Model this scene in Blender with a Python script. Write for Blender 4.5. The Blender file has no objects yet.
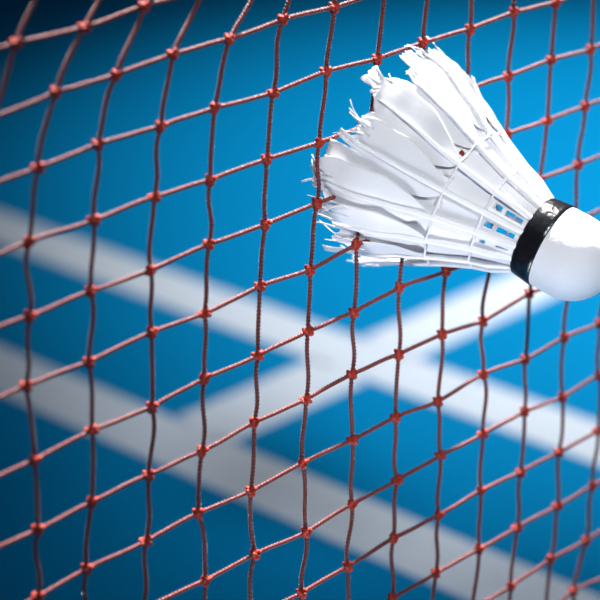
import bpy, bmesh, math, random
from mathutils import Vector, Matrix, noise

C = bpy.context.scene.collection
SC = bpy.context.scene

# ------------------------------------------------------------------ camera
M = Matrix(((0.999634, 0.024521, 0.01144), (0.0, -0.422773, 0.906236), (0.027058, -0.905904, -0.422618)))  # lens axes (right, down, forward) to world
CAM_H = 0.42325
FPX = 1600.0
cam_data = bpy.data.cameras.new('camera')
cam = bpy.data.objects.new('camera', cam_data)
C.objects.link(cam)
cam_data.sensor_width = 36.0
cam_data.lens = 36.0 * FPX / 600.0
cam_data.clip_start = 0.01
cx, cy, cz = M @ Vector((1, 0, 0)), M @ Vector((0, -1, 0)), M @ Vector((0, 0, -1))
cam.matrix_world = Matrix(((cx.x, cy.x, cz.x, 0), (cx.y, cy.y, cz.y, 0), (cx.z, cy.z, cz.z, CAM_H), (0, 0, 0, 1)))
cam_data.dof.use_dof = True
cam_data.dof.focus_distance = 0.499
cam_data.dof.aperture_fstop = 7.0
SC.camera = cam

# ------------------------------------------------------------------ light
world = bpy.data.worlds.new('hall_air')
SC.world = world
world.use_nodes = True
bg = world.node_tree.nodes['Background']
bg.inputs[0].default_value = (0.62, 0.78, 1.0, 1)
bg.inputs[1].default_value = 0.05


def lamp(name, kind, loc, target, energy, size, color=(1, 1, 1), cone=None, blend=1.0):
    d = bpy.data.lights.new(name, kind)
    o = bpy.data.objects.new(name, d)
    C.objects.link(o)
    o.location = loc
    o.rotation_euler = (Vector(target) - Vector(loc)).to_track_quat('-Z', 'Y').to_euler()
    d.energy = energy
    d.color = color
    if kind == 'SPOT':
        d.spot_size = math.radians(cone)
        d.spot_blend = blend
        d.shadow_soft_size = size
    else:
        d.shape = 'DISK'
        d.size = size
    return o


lamp('hall_spotlight', 'SPOT', (0.66, 0.65, 1.9), (0.37, 1.12, 0.0), 290, 0.10, (1, 0.98, 0.95), 37, 1.0)
lamp('net_spotlight', 'SPOT', (0.12, 1.9, 2.3), (0.02, 0.45, 0.27), 1700, 0.09, (1, 0.97, 0.95), 8.2, 0.4)
lamp('side_lamp', 'SPOT', (0.20, -0.12, 0.90), (0.07, 0.47, 0.25), 42, 0.12, (0.96, 0.975, 1.0), 17, 0.9)
lamp('floor_bounce_fill', 'SPOT', (0.0, 0.32, 0.05), (0.05, 0.47, 0.25), 2.1, 0.04, (1.0, 0.93, 0.87), 36, 0.8)  # added fill from below, stands in for light bounced off the floor

vs = SC.view_settings
vs.view_transform = 'Standard'
vs.look = 'None'
vs.exposure = 0.0
vs.gamma = 1.0
vs.use_curve_mapping = False
SC.cycles.use_denoising = True


# ------------------------------------------------------------------ helpers
def mat(name):
    m = bpy.data.materials.new(name)
    m.use_nodes = True
    nt = m.node_tree
    return m, nt, nt.nodes['Principled BSDF'], nt.nodes['Material Output']


def bump(nt, bsdf, scale, strength, dist, detail=4, kind='NOISE', stretch=None):
    tc = nt.nodes.new('ShaderNodeTexCoord')
    n = nt.nodes.new('ShaderNodeTexNoise' if kind == 'NOISE' else 'ShaderNodeTexVoronoi')
    n.inputs['Scale'].default_value = scale
    if kind == 'NOISE':
        n.inputs['Detail'].default_value = detail
    src = tc.outputs['Object']
    if stretch:
        mp = nt.nodes.new('ShaderNodeMapping')
        mp.inputs['Scale'].default_value = stretch
        nt.links.new(src, mp.inputs[0])
        src = mp.outputs[0]
    nt.links.new(src, n.inputs['Vector'])
    b = nt.nodes.new('ShaderNodeBump')
    b.inputs['Strength'].default_value = strength
    b.inputs['Distance'].default_value = dist
    nt.links.new(n.outputs[0], b.inputs['Height'])
    nt.links.new(b.outputs[0], bsdf.inputs['Normal'])
    return n


def tone(nt, bsdf, noise_node, c0, c1, lo=0.35, hi=0.65):
    r = nt.nodes.new('ShaderNodeValToRGB')
    r.color_ramp.elements[0].position = lo
    r.color_ramp.elements[1].position = hi
    r.color_ramp.elements[0].color = (*c0, 1)
    r.color_ramp.elements[1].color = (*c1, 1)
    nt.links.new(noise_node.outputs[0], r.inputs[0])
    nt.links.new(r.outputs[0], bsdf.inputs['Base Color'])


def link(name, me, material, parent=None):
    me.materials.append(material)
    o = bpy.data.objects.new(name, me)
    C.objects.link(o)
    o.parent = parent
    return o


def from_bm(name, bm, material, parent=None, smooth=True):
    me = bpy.data.meshes.new(name)
    bm.normal_update()
    bm.to_mesh(me)
    bm.free()
    if smooth:
        me.polygons.foreach_set('use_smooth', [True] * len(me.polygons))
    return link(name, me, material, parent)


def from_py(name, verts, faces, material, parent=None):
    me = bpy.data.meshes.new(name)
    me.from_pydata(verts, [], faces)
    me.polygons.foreach_set('use_smooth', [True] * len(me.polygons))
    me.update()
    return link(name, me, material, parent)


def describe(o, label, cat, kind=None, group=None):
    o['label'] = label
    o['category'] = cat
    if kind:
        o['kind'] = kind
    if group:
        o['group'] = group


def sweep(path, radius, up, n=10, lobes=0, lobe_amp=0.0, pitch=1.0, closed=False):
    """tube along a dense list of points; lobes > 0 gives the strands of a twisted cord"""
    verts, faces = [], []
    m = len(path)
    run = 0.0
    for k, p in enumerate(path):
        a = path[(k - 1) % m] if closed else path[max(k - 1, 0)]
        b = path[(k + 1) % m] if closed else path[min(k + 1, m - 1)]
        t = (b - a).normalized()
        uv = up(p) if callable(up) else up
        x = t.cross(uv).normalized()
        y = x.cross(t)
        if k:
            run += (p - path[k - 1]).length
        r0 = radius(k / max(1, m - 1)) if callable(radius) else radius
        for q in range(n):
            an = 2 * math.pi * q / n
            r = r0
            if lobes:
                r *= 1 + lobe_amp * (abs(math.sin(lobes / 2 * (an - 2 * math.pi * run / pitch))) - 0.6)
            verts.append(p + x * (r * math.cos(an)) + y * (r * math.sin(an)))
    for k in range(m if closed else m - 1):
        k2 = (k + 1) % m
        for q in range(n):
            q2 = (q + 1) % n
            faces.append((k * n + q, k * n + q2, k2 * n + q2, k2 * n + q))
    if not closed:
        faces.append(tuple(range(n))[::-1])
        faces.append(tuple((m - 1) * n + q for q in range(n)))
    return verts, faces


def catmull(p0, p1, p2, p3, t):
    return 0.5 * ((2 * p1) + (p2 - p0) * t + (2 * p0 - 5 * p1 + 4 * p2 - p3) * t * t + (3 * p1 - p0 - 3 * p2 + p3) * t ** 3)


# ------------------------------------------------------------------ materials
m_floor, nt, b, _ = mat('blue court surface')
n = bump(nt, b, 420, 0.25, 0.0006, 3)
tone(nt, b, n, (0.0, 0.205, 0.47), (0.0, 0.225, 0.50))
b.inputs['Roughness'].default_value = 0.62
b.inputs['Specular IOR Level'].default_value = 0.06

m_line, nt, b, _ = mat('white court paint')
n = bump(nt, b, 300, 0.2, 0.0004, 3)
tone(nt, b, n, (0.62, 0.71, 0.83), (0.66, 0.75, 0.86))
b.inputs['Roughness'].default_value = 0.6
b.inputs['Specular IOR Level'].default_value = 0.06

m_cord, nt, b, _ = mat('red twisted twine')
n = bump(nt, b, 2600, 0.35, 0.0002, 3)
tone(nt, b, n, (0.12, 0.004, 0.002), (0.19, 0.008, 0.004))
b.inputs['Roughness'].default_value = 0.5
b.inputs['Specular IOR Level'].default_value = 0.7
b.inputs['Sheen Weight'].default_value = 1.0
b.inputs['Sheen Roughness'].default_value = 0.3
b.inputs['Sheen Tint'].default_value = (1, 0.97, 0.95, 1)

m_knot, nt, b, _ = mat('red knotted twine')
n = bump(nt, b, 2600, 0.35, 0.0002, 3)
tone(nt, b, n, (0.30, 0.014, 0.004), (0.46, 0.03, 0.008))
b.inputs['Roughness'].default_value = 0.6

m_white, nt, b, out = mat('white nylon feather')
n = bump(nt, b, 900, 0.25, 0.0002, 4, 'NOISE', (1, 1, 0.12))
b.inputs['Base Color'].default_value = (0.80, 0.81, 0.85, 1)
b.inputs['Roughness'].default_value = 0.42
tr = nt.nodes.new('ShaderNodeBsdfTranslucent')
tr.inputs[0].default_value = (0.82, 0.83, 0.87, 1)
mx = nt.nodes.new('ShaderNodeMixShader')
mx.inputs[0].default_value = 0.08
nt.links.new(b.outputs[0], mx.inputs[1])
nt.links.new(tr.outputs[0], mx.inputs[2])
nt.links.new(mx.outputs[0], out.inputs[0])

m_quill, nt, b, _ = mat('white quill')
bump(nt, b, 500, 0.1, 0.0002)
b.inputs['Base Color'].default_value = (0.82, 0.83, 0.87, 1)
b.inputs['Roughness'].default_value = 0.35

m_cork, nt, b, _ = mat('white leather covered cork')
bump(nt, b, 600, 0.4, 0.0005, 6)
b.inputs['Base Color'].default_value = (0.80, 0.81, 0.85, 1)
b.inputs['Roughness'].default_value = 0.6
b.inputs['Sheen Weight'].default_value = 0.2

m_band, nt, b, _ = mat('black glossy tape')
bump(nt, b, 260, 0.5, 0.0009, 3)
b.inputs['Base Color'].default_value = (0.006, 0.007, 0.01, 1)
b.inputs['Roughness'].default_value = 0.22

# ------------------------------------------------------------------ court floor and its painted lines
bm = bmesh.new()
bmesh.ops.create_cube(bm, size=1, matrix=Matrix.Translation((0, 2.0, -0.05)) @ Matrix.Diagonal((8, 8, 0.1, 1)))
fl = from_bm('floor', bm, m_floor, smooth=False)
describe(fl, 'bright blue indoor court floor behind and below the net', 'floor', 'structure')


m_wall, nt, b, _ = mat('painted hall wall')
bump(nt, b, 60, 0.2, 0.002)
b.inputs['Base Color'].default_value = (0.10, 0.16, 0.22, 1)
b.inputs['Roughness'].default_value = 0.8
bm = bmesh.new()
bmesh.ops.create_cube(bm, size=1, matrix=Matrix.Translation((0, 6.1, 1.9)) @ Matrix.Diagonal((8, 0.2, 4, 1)))
wl = from_bm('wall_back', bm, m_wall, smooth=False)
describe(wl, 'dull blue-grey end wall of the sports hall beyond the court', 'wall', 'structure')


def court_line(name, ang, off, s0, s1, label):
    d = Vector((math.cos(ang), math.sin(ang), 0))
    nn = Vector((-d.y, d.x, 0))
    bm = bmesh.new()
    rot = Matrix(((d.x, nn.x, 0, 0), (d.y, nn.y, 0, 0), (0, 0, 1, 0), (0, 0, 0, 1)))
    c = d * ((s0 + s1) / 2) + nn * off
    bmesh.ops.create_cube(bm, size=1, matrix=Matrix.Translation((c.x, c.y, 0.0002)) @ rot @ Matrix.Diagonal((s1 - s0, 0.04, 0.0008, 1)))
    o = from_bm(name, bm, m_line, smooth=False)
    describe(o, label, 'court line', 'structure')
    return o


TH, PH = -0.64957201, 4.5699707
O1, O2, O3 = 0.04 * 17.22249, 0.04 * 13.62288, 0.04 * -13.87127


def where_on(ang, off, ang2, off2):
    d = Vector((math.cos(ang), math.sin(ang)))
    p = Vector((-d.y, d.x)) * off
    n2 = Vector((-math.sin(ang2), math.cos(ang2)))
    return (off2 - p.dot(n2)) / d.dot(n2)


court_line('trim_1', TH, O1, -3, 3, 'far white court line crossing the blue floor from left to right')
court_line('trim_2', TH, O2, -3, 3, 'near white court line running below and left of the far one')
A3 = TH + PH
q1, q2 = where_on(A3, O3, TH, O1), where_on(A3, O3, TH, O2)
hw = 0.0202
sgn = 1 if q2 > q1 else -1
a_, b_ = sorted((q1 + sgn * hw, q2 - sgn * hw))
court_line('trim_3', A3, O3, a_, b_, 'short white court line joining the two long parallel lines')
e0, e1 = sorted((q1 - sgn * hw, q1 - sgn * 3))
court_line('trim_4', A3, O3, e0, e1, 'white court line continuing beyond the far line behind the shuttlecock')

# ------------------------------------------------------------------ net
# knots of the net: for each row the first column, then (along, down) in tenths of a millimetre in the net's own plane
NODES = {
 -3: (-3, [(-1095,-1682),(-886,-1676),(-676,-1671),(-470,-1668),(-268,-1668),(-69,-1670)]),
 -2: (-3, [(-1163,-1490),(-955,-1485),(-738,-1475),(-524,-1468),(-320,-1468),(-119,-1472),(75,-1476),(249,-1486),(419,-1496),(602,-1501),(790,-1504),(980,-1506)]),
 -1: (-3, [(-1234,-1301),(-1024,-1294),(-813,-1286),(-562,-1251),(-348,-1247),(-137,-1266),(67,-1263),(174,-1298),(351,-1306),(533,-1313),(721,-1316),(910,-1318),(1099,-1319),(1291,-1319),(1486,-1318),(1682,-1317),(1876,-1317),(2071,-1317),(2266,-1317)]),
 0: (-3, [(-1311,-1114),(-1102,-1107),(-888,-1107),(-690,-1103),(-478,-1094),(-278,-1105),(-79,-1099),(134,-1094),(294,-1112),(457,-1122),(645,-1131),(837,-1130),(1026,-1130),(1221,-1129),(1417,-1128),(1612,-1127),(1807,-1127),(2001,-1127),(2195,-1128),(2390,-1128),(2585,-1129),(2780,-1129)]),
 1: (-3, [(-1395,-930),(-1194,-927),(-998,-926),(-823,-927),(-615,-946),(-421,-942),(-225,-952),(-26,-946),(176,-956),(370,-946),(576,-945),(760,-942),(956,-941),(1153,-940),(1349,-938),(1543,-937),(1736,-937),(1931,-938),(2125,-938),(2319,-939),(2514,-940),(2709,-940)]),
 2: (-3, [(-1478,-747),(-1284,-747),(-1093,-747),(-922,-755),(-729,-762),(-533,-773),(-323,-765),(-133,-767),(78,-754),(286,-766),(488,-752),(682,-756),(885,-749),(1087,-757),(1281,-742),(1473,-746),(1666,-746),(1860,-748),(2053,-749),(2248,-750),(2442,-751),(2637,-752)]),
 3: (-3, [(-1556,-562),(-1366,-563),(-1178,-564),(-1009,-566),(-816,-576),(-608,-572),(-403,-576),(-208,-568),(1,-570),(202,-563),(403,-565),(608,-567),(808,-565),(1005,-559),(1209,-563),(1399,-550),(1594,-557),(1787,-559),(1981,-560),(2175,-561),(2370,-562),(2566,-563)]),
 4: (-3, [(-1630,-376),(-1440,-376),(-1252,-378),(-1067,-382),(-874,-379),(-676,-383),(-475,-378),(-267,-388),(-59,-383),(141,-387),(332,-384),(531,-382),(732,-379),(945,-374),(1137,-368),(1323,-368),(1519,-369),(1713,-371),(1908,-372),(2102,-373),(2298,-374),(2493,-375),(2689,-375)]),
 5: (-2, [(-1508,-187),(-1318,-188),(-1139,-194),(-943,-197),(-741,-192),(-524,-204),(-341,-195),(-131,-209),(58,-197),(248,-216),(456,-198),(654,-194),(855,-189),(1052,-185),(1238,-181),(1442,-182),(1638,-183),(1833,-184),(2029,-185),(2225,-185),(2421,-186),(2617,-186)]),
 6: (-2, [(-1574,3),(-1379,4),(-1178,16),(-980,12),(-790,-2),(-588,7),(-396,-10),(-198,-8),(-3,-16),(181,-13),(376,-29),(574,-16),(776,-3),(974,1),(1170,4),(1366,5),(1562,5),(1758,5),(1955,4),(2152,4),(2349,3),(2545,2)]),
 7: (-2, [(-1639,193),(-1441,195),(-1224,201),(-1030,205),(-851,197),(-657,195),(-467,197),(-270,183),(-70,187),(119,174),(314,179),(502,179),(681,198),(905,177),(1096,192),(1289,195),(1485,195),(1684,194),(1882,193),(2080,192),(2277,191),(2474,191)]),
 8: (-2, [(-1707,382),(-1507,384),(-1308,385),(-1088,389),(-923,377),(-722,380),(-534,372),(-341,383),(-137,374),(62,379),(244,373),(425,388),(633,372),(826,390),(1021,381),(1194,391),(1412,385),(1612,383),(1811,382),(2008,381),(2206,380),(2403,379)]),
 9: (-1, [(-1578,572),(-1379,573),(-1182,573),(-988,571),(-792,570),(-569,580),(-383,578),(-188,591),(3,578),(195,576),(386,567),(579,569),(776,564),(957,582),(1146,572),(1346,573),(1543,571),(1741,570),(1938,568),(2135,568),(2332,567)]),
 10: (1, [(-1255,760),(-1060,759),(-861,760),(-661,762),(-464,763),(-257,772),(-68,766),(129,754),(325,759),(519,752),(702,764),(890,765),(1087,765),(1278,760),(1474,758),(1671,757),(1867,756),(2064,756),(2261,755)]),
 11: (3, [(-933,948),(-735,950),(-536,952),(-337,952),(-140,950),(68,946),(260,943),(456,945),(635,946),(833,949),(1014,946),(1207,944),(1403,944),(1599,943),(1796,943),(1993,943),(2190,943)]),
 12: (5, [(-609,1138),(-411,1138),(-213,1137),(-15,1136),(179,1134),(370,1133),(555,1133),(752,1120),(929,1128),(1130,1126),(1328,1128),(1526,1129),(1724,1130),(1921,1130),(2118,1131),(2315,1131)]),
 13: (7, [(-287,1324),(-91,1323),(103,1322),(295,1320),(485,1318),(671,1312),(823,1278),(1051,1306),(1253,1311),(1453,1314),(1651,1316),(1849,1317),(2047,1318),(2244,1319)]),
 14: (9, [(28,1510),(221,1508),(411,1504),(598,1498),(783,1490),(979,1492),(1180,1497),(1380,1500),(1579,1503),(1777,1505),(1975,1506),(2172,1507)]),
 15: (11, [(339,1692),(528,1687),(718,1683),(912,1683),(1110,1685),(1309,1688),(1508,1690),(1706,1692),(1904,1694),(2101,1695)]),
 16: (13, [(651,1875),(846,1874),(1042,1875),(1240,1877),(1438,1879),(1636,1881),(1833,1882),(2030,1883)]),
 17: (16, [(1171,2067),(1368,2068),(1566,2069),(1763,2070),(1960,2071)]),
 18: (20, [(1889,2260)]),
}
NET_O = Vector((0.00904, 0.44588, 0.20322))
NET_U = Vector((0.78716, 0.6079, 0.10411))
NET_V = Vector((0.25675, -0.16951, -0.9515))
NET_N = Vector((-0.56077, 0.77571, -0.28951))          # away from the viewer's side

rng = random.Random(11)
net = bpy.data.objects.new('badminton_net', None)
C.objects.link(net)
net.location = NET_O
net.empty_display_size = 0.02
describe(net, 'red twisted-twine badminton net with square mesh in front of the blue court', 'net')


def node(i, j):
    i0, row = NODES[j]
    a, d = row[i - i0]
    return NET_U * (a * 1e-4) + NET_V * (d * 1e-4)      # relative to the net's origin


def has(i, j):
    return j in NODES and 0 <= i - NODES[j][0] < len(NODES[j][1])


CORD_R = 0.00058


def cord(name, keys, side, amp, soft):
    pts = [node(*k) for k in keys]
    pts = [pts[0] + (pts[0] - pts[1])] + pts + [pts[-1] + (pts[-1] - pts[-2])]
    path = []
    for s in range(1, len(pts) - 2):
        p0, p1, p2, p3 = pts[s - 1:s + 3]
        steps = max(6, int((p2 - p1).length / 0.00026))
        a1, a2, a3 = (max(-1.4, min(1.4, rng.gauss(0, 1))) * amp * w for w in (1.0, 0.8, 0.5))
        for q in range(steps):
            t = q / steps
            p = catmull(p0, p1, p2, p3, t).lerp(p1.lerp(p2, t), soft)
            p = p + side * (a1 * math.sin(math.pi * t) + a2 * math.sin(2 * math.pi * t)) + NET_N * (a3 * math.sin(math.pi * t))
            path.append(p)
    path.append(pts[-2])
    v, f = sweep(path, CORD_R, NET_N, 12, 2, 0.95, 0.0023)
    return from_py(name, v, f, m_cord, net)


cols = sorted({i for j in NODES for i in range(NODES[j][0], NODES[j][0] + len(NODES[j][1]))})
for j in sorted(NODES):
    i0, row = NODES[j]
    if len(row) > 1:
        cord('horizontal_cord', [(i0 + k, j) for k in range(len(row))], NET_V, 0.00012, 0.85)
for i in cols:
    keys = [(i, j) for j in sorted(NODES) if has(i, j)]
    if len(keys) > 1:
        cord('vertical_cord', keys, NET_U, 0.00055, 0.1)


def knot_shape(seed):
    """an overhand knot pulled tight: a fat trefoil of cord round a filled heart"""
    r = random.Random(seed)
    path = []
    N = 150
    ph = r.uniform(0, 6.28)
    for k in range(N):
        t = 2 * math.pi * k / N
        x = math.sin(t) + 1.55 * math.sin(2 * t)
        y = math.cos(t) - 1.55 * math.cos(2 * t)
        z = -math.sin(3 * t)
        c, s = math.cos(ph), math.sin(ph)
        x, y = c * x - s * y, s * x + c * y
        p = NET_U * (x * 0.00056) + NET_V * (y * 0.00047) + NET_N * (z * 0.00085)
        path.append(p)
    ax = (NET_N + NET_U * 0.31 + NET_V * 0.17).normalized()
    v, f = sweep(path, 0.00068, lambda p: ax, 12, 2, 0.8, 0.0023, closed=True)
    bm = bmesh.new()
    bmesh.ops.create_icosphere(bm, subdivisions=2, radius=0.00125)
    off = len(v)
    bm.verts.ensure_lookup_table()
    v = v + [w.co.copy() for w in bm.verts]
    f = f + [tuple(off + w.index for w in fc.verts) for fc in bm.faces]
    bm.free()
    return v, f


def to_pixel(p):
    c = M.transposed() @ (p + NET_O - Vector((0, 0, CAM_H)))
    return 300 + FPX * c.x / c.z, 300 + FPX * c.y / c.z, c.z


shapes = [knot_shape(s) for s in range(5)]
proto = []
in_view, rest = [], []
for j in sorted(NODES):
    i0, row = NODES[j]
    for k in range(len(row)):
        p = node(i0 + k, j)
        x, y, z = to_pixel(p)
        (in_view if -3 < x < 603 and -3 < y < 603 else rest).append((z, p))
in_view.sort(key=lambda q: q[0])
rest += in_view[100:]
for q, (z, p) in enumerate(in_view[:100]):
    s = q % 5
    if len(proto) <= s:
        o = from_py('knot', shapes[s][0], shapes[s][1], m_knot, net)
        proto.append(o)
    else:
        o = proto[s].copy()
        C.objects.link(o)
        o.parent = net
    o.location = p
    o.rotation_euler = (rng.uniform(-.2, .2), rng.uniform(-.2, .2), rng.uniform(-.2, .2))
V, F = [], []
for q, (z, p) in enumerate(rest):
    v, f = shapes[q % 5]
    off = len(V)
    V += [w + p for w in v]
    F += [tuple(off + w for w in fc) for fc in f]
o = from_py('outlying_knot', V, F, m_knot, net)
o['kind'] = 'stuff'

# ------------------------------------------------------------------ shuttlecock
TILT, BETA = math.radians(21), math.radians(31.3)
head = M @ Vector((math.cos(TILT) * math.cos(BETA), math.cos(TILT) * math.sin(BETA), -math.sin(TILT)))
tailv = -head
view = M @ Vector((0.145, -0.04, 0.989))
ex = (-view - tailv * (-view).dot(tailv)).normalized()       # towards the viewer
ey = tailv.cross(ex)
origin = M @ (Vector((534 - 300, 236 - 300, FPX)) * (0.505 / FPX)) + Vector((0, 0, CAM_H))
sh = bpy.data.objects.new('shuttlecock', None)
C.objects.link(sh)
sh.empty_display_size = 0.02
sh.matrix_world = Matrix(((ex.x, ey.x, tailv.x, origin.x), (ex.y, ey.y, tailv.y, origin.y), (ex.z, ey.z, tailv.z, origin.z), (0, 0, 0, 1)))
describe(sh, 'worn white shuttlecock with black band and torn feathers caught in the net', 'shuttlecock')
# is the +Y side the upper one in the picture?
UP = 1 if (M.transposed() @ ey).y < 0 else -1

PROFILE = [(-1, 12.7), (0, 12.9), (13, 17.0), (22, 21.2), (33, 27.2), (44, 33.2), (52, 36.0), (61, 37.2), (75, 38.0)]


def rad(s):
    for (a, ra), (b_, rb) in zip(PROFILE, PROFILE[1:]):
        if s <= b_:
            t = (s - a) / (b_ - a)
            return ra + (rb - ra) * t
    return PROFILE[-1][1]


def cone(s, ang, dr=0.0):
    """s millimetres behind the band, ang in radians from the side facing the viewer, upwards positive"""
    r = (rad(s) + dr) / 1000
    return Vector((r * math.cos(ang), UP * r * math.sin(ang), s / 1000))


def lathe(name, prof, material, n=72):
    bm = bmesh.new()
    rings = []
    for r, z in prof:
        if r < 1e-6:
            rings.append([bm.verts.new((0, 0, z / 1000))])
        else:
            rings.append([bm.verts.new((r / 1000 * math.cos(2 * math.pi * q / n), r / 1000 * math.sin(2 * math.pi * q / n), z / 1000)) for q in range(n)])
    for a, b2 in zip(rings, rings[1:]):
        for q in range(n):
            q2 = (q + 1) % n
            if len(a) == 1:
                bm.faces.new((a[0], b2[q], b2[q2]))
            elif len(b2) == 1:
                bm.faces.new((a[q], a[q2], b2[0]))
            else:
                bm.faces.new((a[q], a[q2], b2[q2], b2[q]))
    bmesh.ops.recalc_face_normals(bm, faces=bm.faces)
    return from_bm(name, bm, material, sh)


prof = [(0, 0.5), (12.4, 0.5), (13.2, -0.5), (13.55, -4), (13.8, -7.5), (13.9, -12)]
for k in range(1, 15):
    a = math.pi / 2 * k / 14
    prof.append((13.9 * math.cos(a), -13.5 - 14.5 * math.sin(a)))
lathe('cork_base', prof, m_cork)
bp = [(12.3, 0.5), (13.2, 0.4), (13.5, 0.0), (13.75, -2.5), (14.1, -5.5), (14.15, -6.6), (13.9, -6.95), (13.3, -6.9)]
band = lathe('black_band', bp, m_band, 96)

NQ = 16
PH0 = math.radians(-3.0)
angs = [PH0 + 2 * math.pi * k / NQ for k in range(NQ)]
wr = random.Random(5)


def ring_path(s, dr, wob):
    out = []
    N = 192
    for k in range(N):
        a = 2 * math.pi * k / N
        near = math.cos(NQ * (a - PH0))                     # over each quill the thread rises
        out.append(cone(s + wob * math.sin(3 * a + s), a, dr + 0.55 * near))
    return out


for s, rr in ((12.8, 0.00048), (25.5, 0.00042)):
    v, f = sweep(ring_path(s, 0.75, 0.25), rr, Vector((0.01, 0.02, 1)).normalized(), 8, closed=True)
    from_py('thread_ring', v, f, m_quill, sh)

# thin web moulded between the quills, with slots next to the band
SLOTS = {k: [] for k in range(NQ)}
SLOTS[0] = [(2.0, 7.5, 0.15), (9.0, 11.3, 0.14), (25.4, 29.0, 0.06)]
SLOTS[1] = [(26.5, 28.6, 0.08)]
SLOTS[15] = [(2.0, 7.5, 0.15), (9.0, 11.3, 0.16), (25.2, 27.2, 0.15)]
SLOTS[14] = [(9.5, 11.0, 0.12), (2.5, 6.0, 0.07)]
SLOTS[7] = SLOTS[8] = [(9.0, 21.5, 0.42)]
SLOTS[9] = [(10.0, 19.0, 0.3)]
bm = bmesh.new()
PER = 20
NS = 76
grid = [[bm.verts.new(cone(s * 0.5, PH0 + 2 * math.pi * q / (NQ * PER), -0.15 - 1.2 * max(0, min(1, (s * 0.5 - 22) / 8)) - 0.5 * math.sin(math.pi * (q % PER) / PER))) for q in range(NQ * PER)] for s in range(NS)]
for s in range(NS - 1):
    for q in range(NQ * PER):
        k, u = q // PER, ((q % PER) + 0.5) / PER - 0.5
        if any(lo <= s * 0.5 + 0.25 <= hi and abs(u) < hwid for lo, hi, hwid in SLOTS[k]):
            continue
        q2 = (q + 1) % (NQ * PER)
        bm.faces.new((grid[s][q], grid[s][q2], grid[s + 1][q2], grid[s + 1][q]))
for vtx in [w for w in bm.verts if not w.link_faces]:
    bm.verts.remove(vtx)
bmesh.ops.recalc_face_normals(bm, faces=bm.faces)
bmesh.ops.solidify(bm, geom=bm.faces[:], thickness=0.00018)
from_bm('skirt_web', bm, m_white, sh)


def tip_length(deg):
    """how far the torn tips reach behind the band, by side of the skirt"""
    T = [(-180, 57), (-140, 62), (-115, 52), (-100, 47), (-80, 47), (-70, 54), (-58, 51), (-47, 57), (-38, 60), (-25, 62), (-17, 64.5), (-8, 60), (0, 59), (6, 60.5),
         (10, 55), (15, 55), (22, 61), (26, 63), (30, 60), (33, 61), (39, 57), (46, 53), (55, 61.5), (65, 60.5), (75, 59.5), (83, 55), (90, 46), (105, 44), (130, 55), (180, 57)]
    for (a, la), (b2, lb) in zip(T, T[1:]):
        if deg <= b2:
            return la + (lb - la) * (deg - a) / (b2 - a)
    return 55


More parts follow.
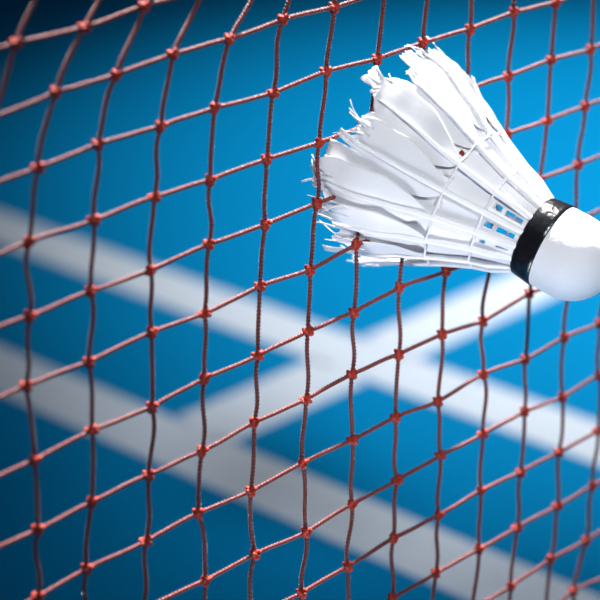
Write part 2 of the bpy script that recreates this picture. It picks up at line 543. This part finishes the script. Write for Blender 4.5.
def feather(k, ang):
    r = random.Random(100 + k)
    deg = (math.degrees(ang) + 180) % 360 - 180
    L = tip_length(deg)
    S0 = 25.0 + r.uniform(-1, 2)
    split = min(L, tip_length(deg - 12), tip_length(deg + 12)) - r.uniform(4, 9)
    NSTR = 13
    left = 0
    bm = bmesh.new()
    tilt = 1.1
    lean = r.uniform(-0.04, 0.04)

    def half(s):
        t = max(0.0, min(1.0, (s - S0) / 15.0))
        return (t ** 0.65) * 8.9 * (1 + 0.10 * max(0, (s - 45) / 15))

    def surf(s, u, dr=0.0, da=0.0):
        w = half(s)
        rr = rad(s)
        a = ang + (u * w) / rr + da + lean * max(0, (s - 30) / 30)
        return cone(s, a, 0.35 + tilt * u * min(1, w / 8) + dr + 0.25 * math.sin(s * 0.5 + k))

    body = []
    s = S0
    while s < split:
        body.append(s)
        s += 1.6
    body.append(split)
    for q in range(NSTR):
        u0, u1 = -1 + 2 * q / NSTR, -1 + 2 * (q + 1) / NSTR
        prev = None
        for s in body:
            cur = [bm.verts.new(surf(s, u0)), bm.verts.new(surf(s, (u0 + u1) / 2)), bm.verts.new(surf(s, u1))]
            if prev:
                for c in range(2):
                    bm.faces.new((prev[c], prev[c + 1], cur[c + 1], cur[c]))
            prev = cur
        # torn strip: strips of one flap bend together
        if left == 0:
            left = r.choice((2, 3, 4, 5))
            drift, lift, short = r.gauss(0, 0.06), r.gauss(0.2, 1.5), r.choice((0, 0, 0, 0.6, 1.5, 3.0))
            first = True
            u_flap = u0 + left / NSTR
            deg_q = deg + math.degrees(u_flap * half(L) / rad(L))
            base = max(2.5, tip_length((deg_q + 180) % 360 - 180) - short - 0.8 - split)
        left -= 1
        last = left == 0 or q == NSTR - 1
        u_mid = (u0 + u1) / 2
        blunt_l = r.choice((0.0, 0.4, 0.8)) if first else 1.0
        blunt_r = r.choice((0.0, 0.4, 0.8)) if last else 1.0
        slit = r.random() < 0.35
        e0, e1, e2 = r.uniform(-0.2, 1.0), r.uniform(0.1, 1.4), r.uniform(-0.2, 1.0)
        first = False
        for m_ in range(1, 8):
            t = m_ / 7
            s = split + base * t
            hw_ = (u1 - u0) / 2
            nl = hw_ * (1 - (1 - blunt_l) * t ** 2.2)
            nr = hw_ * (1 - (1 - blunt_r) * t ** 2.2) * (0.72 if slit and t > 0.5 else 1)
            x0, x1, x2 = (e0, e1, e2) if m_ == 7 else (0, 0, 0)
            cur = [bm.verts.new(surf(s + x0, u_mid - nl, lift * t * t, drift * t * t)),
                   bm.verts.new(surf(s + x1, u_mid, lift * t * t, drift * t * t)),
                   bm.verts.new(surf(s + x2, u_mid + nr, lift * t * t, drift * t * t))]
            for c in range(2):
                bm.faces.new((prev[c], prev[c + 1], cur[c + 1], cur[c]))
            prev = cur
    # loose barbs
    for q in range(3):
        u = r.uniform(-1, 1)
        s = split + r.uniform(0, 4)
        ln = min(r.uniform(5, 12), L + 2.5 - s)
        dr, da = r.gauss(0.5, 1.2), r.gauss(0, 0.07)
        w = r.uniform(0.035, 0.08)
        prev = None
        for m_ in range(6):
            t = m_ / 5
            ww = w * (1 - 0.6 * t)
            cur = [bm.verts.new(surf(s + ln * t, u - ww, dr * t * t + 0.2, da * t * t)), bm.verts.new(surf(s + ln * t, u + ww, dr * t * t + 0.2, da * t * t))]
            if prev:
                bm.faces.new((prev[0], prev[1], cur[1], cur[0]))
            prev = cur
    bmesh.ops.remove_doubles(bm, verts=bm.verts, dist=1e-6)
    bmesh.ops.recalc_face_normals(bm, faces=bm.faces)
    bmesh.ops.solidify(bm, geom=bm.faces[:], thickness=0.00016)
    fo = from_bm('feather', bm, m_white, sh)
    # its quill
    path = []
    end = L - r.uniform(2, 7)
    N = 60
    for q in range(N):
        s = -0.3 + (end + 0.3) * q / (N - 1)
        path.append(cone(s, ang + lean * max(0, (s - 30) / 30), -0.75 + 1.5 * max(0, min(1, s / 7)) if s < 30 else 0.75 - 0.2 * (s - 30) / 30 + 0.25 * math.sin(s * 0.5 + k)))
    v, f = sweep(path, lambda t: 0.00112 * (1 - 0.55 * max(0, t - 0.3) / 0.7), Vector((math.cos(ang), UP * math.sin(ang), 0.0)), 10)
    from_py('quill', v, f, m_quill, fo)


for k, a in enumerate(angs):
    feather(k, a)
